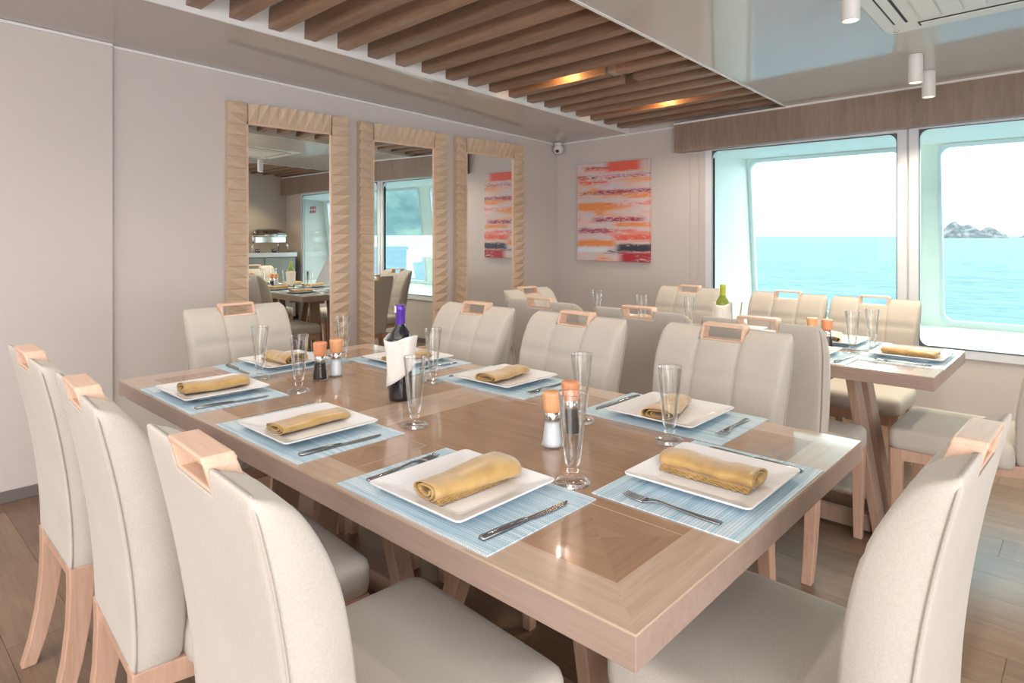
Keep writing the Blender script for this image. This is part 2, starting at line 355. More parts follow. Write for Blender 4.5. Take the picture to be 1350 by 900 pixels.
for i, (a, e, z0, z1) in enumerate(WIN):
    wn = empty('window_%d' % (i + 1), ((a + e) / 2, 0, z0)); struct(wn, ['large ship window left of the mullion, sea beyond', 'large ship window right of the mullion, island beyond', 'ship window seen only in the left mirror'][i])
    o = Vector(wn.location)
    def loc(m): m.v = [(p[0] - o.x, p[1] - o.y, p[2] - o.z) for p in m.v]; return m
    loc(roundhole_frame((a, e, z0, z1), (a - .060, e + (.055 if i == 0 else .06), z0 - .055, z1 + .05), 0.055, lambda z: -0.014, 0.05)).build('window_frame', 'frame_white', wn, bevel=0.003)
    loc(roundhole_frame((a + .003, e - .003, z0 + .003, z1 - .003), (a - .002, e + .002, z0 - .002, z1 + .002), 0.055, lambda z: -0.016, 0.004)).build('window_gasket', 'gasket', wn)
    ysl = lambda z: 0.81 - 0.15 * (z - .60) / 1.33
    OPEN = [((1.600, 1.925), (1.600, .625), 2.775), ((2.990, 1.925), (2.990, .625), 4.40), ((4.61, 1.925), (4.61, .625), 6.22)][i]
    (tx, tz), (bx, bz), ex = OPEN
    def slant(grow, y_, depth):   # ring whose hole is the slanted outer opening, grown by `grow`
        rr = .06; m = roundhole_frame((0, 1, 0, 1), (-1, 2, -1, 2), .0001, lambda z: 0, 1)
        inner = []
        cs = [(ex - grow, bz + grow, 180, 90), (ex - grow, tz - grow, 0, 0), (tx + grow, tz - grow, 0, 0), (bx + grow, bz + grow, 0, 0)]
        nx_ = [(-1, 1, -90), (-1, -1, 0), (1, -1, 90), (1, 1, 180)]
        for (cx_, cz_, _, _), (sx_, sz_, a0) in zip(cs, nx_):
            for q in range(7):
                t = R(a0 + 15 * q); inner.append((cx_ + sx_ * rr + rr * cos(t), cz_ + sz_ * rr + rr * sin(t)))
        return inner
    inn = slant(0, 0, 0); A_, E_, Z0_, Z1_ = [(1.50, 2.8825), (2.8825, 4.505), (4.505, XR)][i] + (.45, 2.08)
    cor = [(E_, Z0_), (E_, Z1_), (A_, Z1_), (A_, Z0_)]
    outr = []
    for c_ in range(4):
        for q in range(7): outr.append(cor[c_])
    m = MB(); f = lambda pts, dy: [(x_, ysl(z_) + dy, z_) for x_, z_ in pts]
    m.loft([f(inn, 0), f(outr, 0), f(outr, .05), f(inn, .05), f(inn, 0)], False, False, True, False)
    loc(m).build('outer_frame', 'reveal_paint', wn)
    big = slant(-.001, 0, 0); sm = slant(.022, 0, 0); m = MB()
    m.loft([f(sm, -.012), f(big, -.012), f(big, .03), f(sm, .03), f(sm, -.012)], False, False, True, False)
    loc(m).build('outer_rim', 'frame_white', wn)
    loc(MB().box(a - .01, e + .01, 0.004, 0.010, z0 - .01, z1 + .01)).build('window_pane', 'window_glass', wn)
    if i == 2:   # sloping lower corner of the third window and the small red notice on its pane
        loc(MB().add([(a, -.012, z0), (a + .62, -.012, z0), (a, -.012, z0 + .62), (a, .03, z0), (a + .62, .03, z0), (a, .03, z0 + .62)], [(0, 1, 2), (3, 5, 4), (0, 3, 4, 1), (1, 4, 5, 2), (2, 5, 3, 0)])).build('corner_gusset', 'frame_white', wn)
        d = MB()
        for row, zz in enumerate((1.735, 1.675)):
            for q in range(4):
                xx = 5.30 + q * 0.05 + row * .012; d.box(xx, xx + .03, -.001, .003, zz, zz + .045)
        loc(d).build('red_notice', 'decal_red', wn)
# the deep box between the inner and the outer windows: end wall, soffit and sill
m = MB()
m.hexa([(1.56, .03, .45), (1.586, .03, .45), (1.586, .86, .45), (1.56, .86, .45), (1.56, .03, 2.08), (1.586, .03, 2.08), (1.586, .70, 2.08), (1.56, .70, 2.08)])
m.hexa([(1.56, .03, 1.950), (XR, .03, 1.965), (XR, .66, 1.935), (1.56, .66, 1.935), (1.56, .03, 2.02), (XR, .03, 2.02), (XR, .68, 2.0), (1.56, .68, 2.0)])
m.hexa([(1.56, .03, .50), (XR, .03, .50), (XR, .83, .50), (1.56, .83, .50), (1.56, .03, .548), (XR, .03, .548), (XR, .812, .60), (1.56, .812, .60)])
struct(m.build('wall_outer', 'reveal_paint'), 'white painted box between the inner and outer windows')
# pelmet over the windows
pl = MB(); xs = [1.30, XR]
pl.hexa([(1.30, -.10, 1.950), (XR, -.10, 2.00), (XR, 0, 2.00), (1.30, 0, 1.950), (1.30, -.10, zc(1.3, -.1) + .01), (XR, -.10, zc(XR, -.1) + .01), (XR, 0, zc(XR, 0) + .01), (1.30, 0, zc(1.3, 0) + .01)])
struct(pl.build('trim_1', 'pelmet_wood', bevel=.002), 'brown wood pelmet running above the windows')
# ceiling, tilted a little, with two recessed slat fields
def slab(m, x0, x1, y0, y1, t0=0.0, t1=0.12):
    P = [(x0, y0), (x1, y0), (x1, y1), (x0, y1)]
    return m.hexa([(a, b_, zc(a, b_) + t0) for a, b_ in P] + [(a, b_, zc(a, b_) + t1) for a, b_ in P])
SX0, SX1, SY0 = 0.80, 2.19, -4.75
cm = MB(); slab(cm, 0, SX0, YB, 0); slab(cm, SX0, SX1, YB, SY0); slab(cm, SX1, 4.55, YB, 0); slab(cm, 4.55, XR, YB, -3.2)
ceil = struct(cm.build('ceiling', 'ceiling_gloss'), 'glossy pale reflective ceiling')
m = MB(); slab(m, SX0 - .1, SX1 + .1, SY0 - .1, 0, .13, .16); slab(m, 4.45, XR, -3.3, 0, .13, .16); m.build('recess_top', 'white_paint', ceil)
m = MB(); slab(m, SX0 - .004, SX0 + .008, SY0, 0, -.004, .13); slab(m, SX1 - .004, SX1 + .010, SY0, 0, -.006, .13); slab(m, 4.54, 4.555, -3.2, 0, -.004, .13); m.build('recess_edge', 'white_paint', ceil)
sp = None
def slat_mesh(L): return MB().box(-L / 2, L / 2, 0, 0.066, 0, 0.10)
CUT = 0
k = 0; y = -0.195
while y > SY0 + .03:
    pieces = [(SX0 + .008, SX1 - .004)]
    if k in (6, 7): pieces = [(SX0 + .008, 1.62), (1.70, SX1 - .004)] if k == 7 else [(SX0 + .008, 1.60), (1.70, SX1 - .004)]
    for (a, e) in pieces:
        if len(pieces) == 1 and sp: o = sp.copy(); COL.objects.link(o)
        else:
            o = slat_mesh(e - a).build('ceiling_slat', 'slat_wood', ceil)
            if len(pieces) == 1: sp = o
        o.parent = ceil; o.name = 'ceiling_slat'; o.location = ((a + e) / 2, y, zc((a + e) / 2, y) + .022); o.rotation_euler = (R(-1.89), R(-1.15), 0)
    y -= 0.195; k += 1
y = -0.195; sp2 = None
while y > -3.15:
    o = slat_mesh(XR - 4.57).build('ceiling_slat', 'slat_wood', ceil) if not sp2 else sp2.copy()
    if sp2: COL.objects.link(o)
    sp2 = sp2 or o; o.parent = ceil; o.name = 'ceiling_slat'; o.location = ((XR + 4.57) / 2, y, zc(5.46, y) + .022); o.rotation_euler = (R(-1.89), R(-1.15), 0); y -= 0.195
# thin cornice lines
m = MB()
def strip(m, p, q, r):
    m.beam(p, q, r, r); return m
strip(m, (0.006, -3.784, zc(0, -3.784) - .008), (0.006, 0, zc(0, 0) - .008), .014); struct(m.build('trim_2', 'white_paint'), 'thin white cornice line above the mirrors')
m = strip(MB(), (0.036, YB, zc(0, YB) - .008), (0.036, -3.79, zc(0, -3.79) - .008), .014); struct(m.build('trim_3', 'white_paint'), 'thin white cornice line on the proud panel')
m = strip(MB(), (0, -.006, zc(0, 0) - .008), (1.3, -.006, zc(1.3, 0) - .008), .014); struct(m.build('trim_4', 'white_paint'), 'thin white cornice line above the painting')
m = MB(); slab(m, 1.30, 6.3, -.112, -.1, -.012, .0); struct(m.build('trim_5', 'white_paint'), 'thin pale line along the top of the pelmet')
m = MB().box(.03, .042, YB, -3.786, 0, .055).box(0, .012, -3.786, 0, 0, .055); struct(m.build('baseboard_left', 'skirting', bevel=.002))
struct(MB().box(0.012, XR, -.012, 0, 0, .055).build('baseboard_window_side', 'skirting', bevel=.002))

# ------------------------------------------------------------------ mirrors with carved frames
def make_mirror():
    W, H_, fw = 0.815, 1.79, 0.130
    root = empty('wall_mirror', (0, 0, 0))      # local: y along the wall, x out of it, z up from the lower edge
    MB().box(0, .022, -W / 2 + .01, W / 2 - .01, .01, H_ - .01).build('backing', 'frame_wood', root)
    MB().box(.022, .026, -W / 2 + fw - .01, W / 2 - fw + .01, fw - .01, H_ - fw + .01).build('mirror_glass', 'mirror_silver', root)
    def facets(length, n, flip=False):
        m = MB(); p = length / n
        for i in range(n):
            s0, s1 = i * p, (i + 1) * p
            q = 1 if (i % 2 == 0) else 0
            # each carved facet: outer edge scalloped, a ridge dropping to a valley
            hi, lo, inn = .060, .034, .032
            P = [(s0, 0, lo), (s1, 0, hi), (s1, fw - .012, inn), (s0, fw - .012, inn + .012), (s1, 0.010, hi), ((s0 + s1) / 2, fw * .55, .046)]
            a = (s0, .006, lo); c_ = (s1 - .004, 0.0, hi); d_ = (s1 - .002, fw - .012, inn + .002); e_ = (s0, fw - .012, inn + .008); g = (s1, .006, lo)
            base = [(s0, .006, .0), (s1, .006, .0), (s1, fw - .012, 0), (s0, fw - .012, 0)]
            m.add([a, c_, d_, e_, g, base[0], base[1], base[2], base[3], (s1, fw - .012, inn + .008)],
                  [(0, 1, 3), (1, 2, 3), (1, 4, 9, 2), (5, 0, 1, 4, 6), (3, 2, 9, 7, 8), (0, 5, 8, 3)], False)
        return m
    def put(m, fn, mat):
        m.v = [fn(*p) for p in m.v]; return m.build('carved_rail', mat, root)
    nlong, nshort = 27, 9
    put(facets(H_, nlong), lambda s, t, h: (h, -W / 2 + t, s), 'frame_wood_across')
    put(facets(H_, nlong), lambda s, t, h: (h, W / 2 - t, s), 'frame_wood_across')
    put(facets(W - 2 * fw, nshort), lambda s, t, h: (h, -W / 2 + fw + s, H_ - t), 'frame_wood')
    put(facets(W - 2 * fw, nshort), lambda s, t, h: (h, -W / 2 + fw + s, t), 'frame_wood')
    m = MB(); a, b_ = W / 2 - fw, 0
    for (y0, y1, z0, z1) in ((-a - .012, a + .012, H_ - fw, H_ - fw + .012), (-a - .012, a + .012, fw - .012, fw), (-a - .012, -a, fw - .012, H_ - fw + .012), (a, a + .012, fw - .012, H_ - fw + .012)):
        m.box(.0, .036, y0, y1, z0, z1)
    m.build('inner_slip', 'handle_wood', root)
    return root
for yc, yaw, lab in ((-2.786, -1.8, 'tall carved-frame mirror nearest the left wall seam, buffet reflected in it'), (-1.866, 0, 'tall carved-frame mirror in the middle, windows reflected in it'), (-.952, 0, 'tall carved-frame mirror nearest the corner, painting reflected in it')):
    o = inst('mirror', make_mirror, (0.024 if yaw else .002, yc, .288), R(yaw), lab, 'mirror', 'carved-frame mirrors on the left wall')
    if yaw: o.rotation_euler[1] = R(-.3)

# ------------------------------------------------------------------ painting, camera dome, cord, ceiling fittings
tag(MB().box(0, .765, -.034, 0, 0, .888).build('abstract_painting', 'abstract_paint', loc=(0.262, -.002, 1.04), bevel=.003), 'red, orange and white abstract canvas by the corner', 'painting')
p = tag(empty('security_camera', (0.065, -.07, zc(0, 0))), 'small white dome camera in the corner under the ceiling', 'camera')
p.scale = (1.4, 1.4, 1.4)
MB().lathe([(.028, 0), (.03, -.012), (.022, -.02)], 20).build('mount', 'white_plastic', p)
MB().lathe([(.020, -.018), (.034, -.03), (.036, -.05), (.028, -.068), (.012, -.078)], 20).build('housing', 'white_plastic', p)
MB().lathe([(.012, 0), (.012, .006), (.006, .008)], 14).build('lens', 'dark_gap', p, loc=(.012, -.026, -.060), rot=(R(80), 0, R(20)))
pts = []
for i in range(41):
    t = i / 40
    if t < .42: pts.append((1.40, -.03, 1.94 - (t / .42) * 1.0))
    elif t < .58: a = (t - .42) / .16 * pi; pts.append((1.435 - .035 * cos(a), -.03, .94 - .035 * sin(a)))
    else: pts.append((1.47, -.03, .94 + (t - .58) / .42 * 1.0))
tag(MB().tube(pts, .0022, 5).build('blind_cord', 'cord'), 'thin beaded blind cord hanging in a loop left of the window', 'cord')

def downlight():
    r = empty('ceiling_downlight', (0, 0, 0))
    MB().lathe([(.034, 0), (.0345, -.004), (.0345, -.150), (.031, -.153), (.028, -.150), (.0275, -.140)], 28, cap1=False).build('cylinder_body', 'white_paint', r)
    MB().lathe([(.0275, -.141), (.0275, -.139)], 20).build('lamp_face', 'lamp_disc', r)
    return r
for (x, y, lab) in ((3.12, -2.02, 'white cylinder downlight left of the air conditioner, cut by the picture top'), (3.126, -.827, 'white cylinder downlight, upper of the pair under the air conditioner'), (3.12, -.433, 'white cylinder downlight, lower of the pair in front of the pelmet'), (4.20, -1.3, 'white cylinder downlight seen only in the left mirror')):
    inst('down', downlight, (x, y, zc(x, y)), 0, lab, 'light', 'cylinder downlights')
    l = bpy.data.lights.new('downlight_beam', 'SPOT'); l.energy = 38; l.spot_size = R(130); l.spot_blend = .6; l.shadow_soft_size = .03; l.color = (1, .86, .66)
    o = bpy.data.objects.new('downlight_beam', l); COL.objects.link(o); o.location = (x, y, zc(x, y) - .16)
# warm recessed spots between the slats
for (x, y, lab) in ((1.34, -1.628, 'warm recessed spot between ceiling slats, the nearer one'), (1.50, -.65, 'warm recessed spot between ceiling slats, nearest the window wall')):
    r = tag(empty('recessed_spot', (x, y, zc(x, y) + .125)), lab, 'light', 'recessed slat spots')
    MB().lathe([(.030, 0), (.034, -.004), (.034, -.012), (.027, -.014)], 20).build('spot_ring', 'white_paint', r)
    MB().lathe([(.026, -.016), (.024, -.022), (.012, -.026)], 20).build('spot_bulb', 'lamp_warm', r)
    l = bpy.data.lights.new('spot_glow', 'POINT'); l.energy = 2.0; l.shadow_soft_size = .012; l.color = (1, .50, .16)
    o = bpy.data.objects.new('spot_glow', l); COL.objects.link(o); o.location = (x, y, zc(x, y) + .07)
tag(MB().box(-.035, .035, -.04, .04, .01, .09).build('detector_box', 'box_taupe', loc=(1.655, -1.50, zc(1.66, -1.5) + .02), bevel=.006), 'small taupe box set in the gap of a cut ceiling slat', 'box')
for x, y in ((1.34, -1.628), (1.50, -.65), (1.45, -2.80), (1.45, -3.97)):  # beams for both built spots, plus two added without fittings for even light
    l = bpy.data.lights.new('spot_and_fill_beam', 'SPOT'); l.energy = 24 if y < -2 else 26; l.spot_size = R(140); l.spot_blend = .8; l.shadow_soft_size = .03; l.color = (1, .88, .74)
    o = bpy.data.objects.new('spot_and_fill_beam', l); COL.objects.link(o); o.location = (x, y, zc(x, y) + .015)
# cassette air conditioner
r = tag(empty('air_conditioner', (3.075, -1.255, zc(3.5, -1.7) - .03)), 'white cassette air conditioner flush in the ceiling, top right', 'air conditioner')
r.rotation_euler = (R(-1.89), R(-1.15), 0)
S = .95
MB().loft([rrect(S / 2, S / 2, .05, .028, S / 2, -S / 2), rrect(S / 2, S / 2, .05, .012, S / 2, -S / 2), rrect(S / 2 - .02, S / 2 - .02, .05, 0, S / 2, -S / 2)], smooth=False).build('panel', 'white_plastic', r)
g = MB()
for i in range(7): g.box(.20 + i * .085, .275 + i * .085, -.74, -.21, -.008, .002)
gr = MB().box(.18, .77, -.76, -.19, -.004, .002).build('intake_grille', 'white_plastic', r, bevel=.003)
for i in range(7): MB().box(.187 + i * .083, .262 + i * .083, -.752, -.198, -.010, -.003).build('grille_slat', 'white_plastic', gr, bevel=.003)
for (a, e, c_, d_) in ((.16, .79, -.13, -.07), (.16, .79, -.88, -.82), (.07, .13, -.79, -.16), (.82, .88, -.79, -.16)):
    f_ = MB().box(a, e, c_, d_, -.001, .004).build('air_slot', 'dark_gap', r)
    MB().box(a + .01, e - .01, c_ + .008, d_ - .008, -.007, -.002).build('louvre', 'white_plastic', f_, bevel=.003)
for (a, e) in ((.06, -.06), (.89, -.06), (.06, -.89), (.89, -.89)): MB().lathe([(.012, -.004), (.012, 0)], 12, (a, e, 0)).build('screw_cap', 'bright_metal', r)

# ------------------------------------------------------------------ chairs
def make_chair():
    root = empty('dining_chair', (0, 0, 0))
    def yr(z): return -.296 - .080 * (max(0, z - .42) / .54) ** 1.8
    def th(z): return (.094 + .010 * sin(pi * min(1, (z - .40) / .45))) * math.sqrt(max(.05, 1 - (max(0, z - .76) / .195) ** 2))
    def cy(z): return yr(z) + th(z) / 2
    def hw(z): return .192 + .040 * min(1, (z - .39) / .45) ** .8
    # upholstered back
    xf = [-1, -.93, -.8, -.62, -.5, -.455, -.44, -.40, -.345, -.32, -.295, -.15, 0, .15, .295, .32, .345, .40, .44, .455, .5, .62, .8, .93, 1]
    rows = (.52, .66, .80); ABSX = {.40: .0780, .44: .0830, .455: .0870}
    zs = sorted(set([.395, .405, .43, .46, .49, .72, .76, .60, .63, .58, .69, .84, .865, .885, .899, .906, .916, .925, .933, .940, .944, .9455] + [r_ + d for r_ in rows for d in (-.014, 0, .014)]))
    rings = []
    for z in zs:
        h, t, c = hw(z), th(z), cy(z); shr = 0
        if z > .915: u = (z - .915) / .0305; shr = (1 - math.sqrt(max(0, 1 - u * u))) * .040
        if z < .402: shr = .004
        ring = []
        H2, T2 = h - shr * .45, max(.0030, (t - shr * 1.15) / 2); c = yr(z) + shr * .15 + T2; rr = min(.020, T2 * .9)
        for q in xf:                                   # front face, left to right
            x = q * (H2 - rr * .9); g = 0
            if abs(q) in ABSX: x = math.copysign(ABSX[abs(q)], q)
            for x0 in (-.075, .075): g += math.exp(-((x - x0) / .007) ** 2)
            for r_ in rows:
                if abs(z - r_) < .02: g += .8 * math.exp(-((z - r_) / .007) ** 2)
            puff = .006 * (1 - (x / H2) ** 2) * 1.0
            ring.append((x, c + T2 + (puff - .0095 * min(g, 1.5)) * min(1, T2 / .03), z))
        for a in (60, 30, 0, -30, -60): ring.append((H2 - rr + rr * cos(R(a)), c + (T2 - rr) * (1 if a > 0 else -1 if a < 0 else 0) + rr * sin(R(a)), z))
        for q in reversed(xf): ring.append((math.copysign(ABSX[abs(q)], q) if abs(q) in ABSX else q * (H2 - rr * .9), c - T2, z))
        for a in (-60, -30, 0, 30, 60): ring.append((-(H2 - rr + rr * cos(R(a))), c + (T2 - rr) * (1 if a > 0 else -1 if a < 0 else 0) + rr * sin(R(a)), z))
        rings.append(ring)
    base = rings[zs.index(.906)]
    rings = [[(base[k] if (abs(p[0]) < .0805 and p[2] > .906) else p) for k, p in enumerate(r_)] for r_ in rings]
    m = MB().loft(rings, True, False); top = len(m.v) - len(rings[0]); nf = len(xf)
    for k in range(nf - 1): m.f.append((top + k, top + k + 1, top + nf + 5 + nf - 2 - k, top + nf + 5 + nf - 1 - k)); m.sm.append(True)
    m.f.append(tuple(top + k for k in range(nf - 1, nf + 6))); m.sm.append(True)
    m.f.append((top,) + tuple(top + k for k in range(2 * nf + 9, 2 * nf + 3, -1))); m.sm.append(True)
    m.build('backrest', 'chair_fabric', root)
    # piping along the rear edges and across the top
    m = MB()
    for s in (-1, 1):
        m.tube([(s * (hw(z) - .003), yr(z) + .004, z) for z in [.40 + .5 * i / 14 for i in range(15)]] + [(s * (hw(.92) - .005), yr(.92) + .004, .922), (s * (hw(.93) - .014), yr(.935) + .006, .936), (s * (hw(.93) - .028), yr(.94) + .007, .9425), (s * .15, yr(.94) + .007, .9435), (s * .088, yr(.94) + .007, .9435)], .0022, 6)
    m.build('piping', 'piping_fabric', root)
    # seat cushion
    sr = []
    for (ins, z) in ((.010, .385), (.002, .392), (0, .41), (0, .445), (.004, .460), (.014, .470), (.035, .475), (.09, .479), (.16, .481)):
        sr.append([(x, y, z) for x, y, _ in rrect(.24 - ins, .21 - ins, max(.012, .035 - ins * .3), z, 0, .010, 5)])
    MB().loft(sr).build('seat', 'chair_fabric', root)
    # wooden rails under the seat
    m = MB()
    for s in (-1, 1): m.hexa([(s * .150, -.27, .352), (s * .190, -.27, .352), (s * .230, .19, .335), (s * .205, .19, .335), (s * .150, -.27, .398), (s * .190, -.27, .398), (s * .230, .19, .388), (s * .205, .19, .388)])
    m.box(-.21, .21, .180, .205, .335, .388); m.box(-.172, .172, -.288, -.19, .352, .398)
    m.build('seat_frame', 'chair_wood', root, bevel=.002)
    for s in (-1, 1):
        MB().beam((s * .208, .188, 0), (s * .210, .188, .385), .032, .032, (0, 1, 0), .046, .046).build('leg', 'chair_wood', root, bevel=.003)
        pts = [(0, -.328), (.07, -.306), (.15, -.288), (.24, -.275), (.33, -.269), (.399, -.268)]
        rg = []
        for z, y in pts:
            w_ = .018 + .005 * z / .4; d_ = .018 + .012 * z / .4
            rg.append([(s * .170 - w_, y - d_, z), (s * .170 + w_, y - d_, z), (s * .170 + w_, y + d_, z), (s * .170 - w_, y + d_, z)])
        MB().loft(rg, smooth=False).build('leg', 'chair_wood', root, bevel=.003)
    # hand-hold: an open wooden loop let into the top of the back
    yb, yt = yr(.90) + .032, yr(.96) + .026; m = MB()
    def slabz(x0, x1, X0, X1, z0, z1):
        def yy(z): return yb + (yt - yb) * (z - .893) / .067
        m.hexa([(x0, yy(z0) - .028, z0), (x1, yy(z0) - .028, z0), (x1, yy(z0) + .022, z0), (x0, yy(z0) + .022, z0), (X0, yy(z1) - .026, z1), (X1, yy(z1) - .026, z1), (X1, yy(z1) + .020, z1), (X0, yy(z1) + .020, z1)])
    slabz(-.080, .080, -.080, .080, .898, .910); slabz(-.078, .078, -.074, .074, .950, .961)
    slabz(-.080, -.069, -.077, -.066, .906, .954); slabz(.069, .080, .066, .077, .906, .954)
    m.build('carrying_handle', 'handle_wood', root, bevel=.003)
    return root
def chair(x, y, rz, label, group, sz=1.0, jit=0):
    inst('chair', make_chair, (x, y, 0), R(rz + jit), label, 'chair', group, (1, 1, sz))
G1, G2 = 'dining chairs round the front table', 'dining chairs round the window-side table'
chair(1.70, -4.085, 0, 'beige chair seen from behind, farthest left, its curved rear legs in full view', G1, jit=-1)
chair(2.28, -4.095, 0, 'beige chair seen from behind, middle of the three along the near side', G1, jit=-4)
chair(2.885, -4.085, 0, 'beige chair seen from behind, nearest of the three at the left, its handle largest', G1, jit=-3)
chair(1.72, -3.095, 180, 'beige tufted chair facing us, just right of the purple-capped bottle', G1)
chair(2.29, -3.08, 180, 'beige tufted chair facing us, middle of three on the front table far side', G1)
chair(2.89, -3.02, 180, 'beige tufted chair facing us, nearest the right corner of the front table', G1)
chair(1.275, -3.53, -90, 'beige chair at the left end of the front table, before the left mirror', G1)
chair(3.362, -3.55, 90, 'beige chair at the front table right end, big in the lower right corner', G1, jit=-2)
chair(1.80, -2.03, 0, 'beige chair seen from behind near the right mirror, beyond the front table', G2)
chair(2.37, -2.04, 0, 'grey-beige chair seen from behind, below the painting, back to the front table', G2)
chair(2.90, -2.05, 0, 'taupe chair seen from behind, just left of the copper-topped mill', G2)
chair(1.72, -1.00, 180, 'brown-looking chair at the window-side table, left of the green wine bottle', G2, .957)
chair(2.40, -1.00, 180, 'dark taupe chair against the sea, left one of two before the window', G2, .957)
chair(2.89, -1.00, 180, 'tan tufted chair against the sea, beside the window mullion', G2, .957)
chair(1.30, -1.52, -90, 'pale chair at the far left end of the window-side table, by the corner mirror', G2, .957)
chair(3.42, -1.56, 90, 'chair at the window-side table right end, cut by the picture edge', G2)

# ------------------------------------------------------------------ tables
def make_table(name, x0, x1, y0, y1, halves, label, baseoff):
    root = tag(empty(name, ((x0 + x1) / 2, (y0 + y1) / 2, 0)), label, 'table'); ox, oy = root.location.x, root.location.y
    B, T = .087, .052; Lh = (x1 - x0) / halves; ZT = .75
    for h in range(halves):
        a, e = x0 + h * Lh - ox, x0 + (h + 1) * Lh - ox; c, d = y0 - oy, y1 - oy
        g = .0006; a += g; e -= g
        core = MB().box(a, e, c, d, ZT - T, ZT - .003).build('tabletop', 'top_edge', root, bevel=.0015)
        def quad(P, mat, nm, z1=ZT):
            m = MB(); m.loft([[(x, y, ZT - .004) for x, y in P], [(x, y, z1) for x, y in P]], smooth=False); return m.build(nm, mat, core)
        ai, ei, ci, di = a + B, e - B, c + B, d - B
        quad([(a, c), (e, c), (ei, ci), (ai, ci)], 'top_border_x', 'border_board'); quad([(a, d), (ai, di), (ei, di), (e, d)], 'top_border_x', 'border_board')
        quad([(a, c), (ai, ci), (ai, di), (a, d)], 'top_border_y', 'border_board'); quad([(e, c), (e, d), (ei, di), (ei, ci)], 'top_border_y', 'border_board')
        quad([(ai, ci), (ei, ci), (ei, di), (ai, di)], 'top_panel', 'veneer_panel', ZT - .0004)
        q = .205; l_ = .0018
        for (cx, cy_, sx_, sy_) in ((ai, ci, 1, 1), (ei, ci, -1, 1), (ei, di, -1, -1), (ai, di, 1, -1)):
            P = [(cx, cy_), (cx + sx_ * q, cy_), (cx + sx_ * q, cy_ + sy_ * q), (cx, cy_ + sy_ * q)]; mid = (cx + sx_ * q / 2, cy_ + sy_ * q / 2)
            for i in range(4): quad([P[i], P[(i + 1) % 4], mid], 'top_panel' if i % 2 == 0 else 'top_panel_y', 'inlay_triangle', ZT)
            quad([P[1], (P[1][0] + sx_ * l_, P[1][1]), (P[2][0] + sx_ * l_, P[2][1] + sy_ * l_), P[2]], 'veneer_line', 'inlay_line', ZT)
            quad([P[3], P[2], (P[2][0], P[2][1] + sy_ * l_), (P[3][0], P[3][1] + sy_ * l_)], 'veneer_line', 'inlay_line', ZT)
        # splayed plank legs and floor runner
        mx = (a + e) / 2
        for s in ((-1, 1) if halves == 2 else (-1, 1)):
            if (h == 0 and s == 1) or (h == halves - 1 and s == -1 and halves > 1):
                pass
            xe = (e if s > 0 else a) - s * baseoff
            inner = (h == 0 and s > 0) or (h == halves - 1 and s < 0)
            if halves == 2 and inner: continue
            for yy in (-.09, .09):
                MB().beam((xe + s * .015, yy, 0.0), (xe - s * .10, yy, ZT - T), .035, .095, (0, 1, 0)).build('leg', 'base_wood', root, bevel=.003)
    L2 = (x1 - x0) / 2 - baseoff - .02
    for yy in (-.09, .09):
        MB().beam((-L2, yy, .045), (L2, yy, .045), .035, .07).build('floor_runner', 'base_wood', root, bevel=.003)
    MB().box(-L2 + .1, L2 - .1, -.035, .035, ZT - T - .06, ZT - T).build('top_rail', 'base_wood', root, bevel=.003)
    for s in (-1, 1):
        MB().beam((s * .07, 0, .06), (s * .30, 0, ZT - T - .03), .05, .06, (0, 1, 0)).build('brace', 'base_wood', root, bevel=.003)
    for s in (-1, 1): MB().box(s * (L2 - .13) - .02, s * (L2 - .13) + .02, -.3, .3, ZT - T - .03, ZT - T).build('cross_bearer', 'base_wood', root, bevel=.002)
    return root
make_table('dining_table', 1.262, 3.412, -4.10, -3.035, 2, 'large pale wood dining table in front with inlaid corners, two tops butted together', .34)
make_table('dining_table', 1.42, 3.41, -2.06, -1.325, 2, 'pale wood dining table by the windows, partly hidden behind chairs', .25)

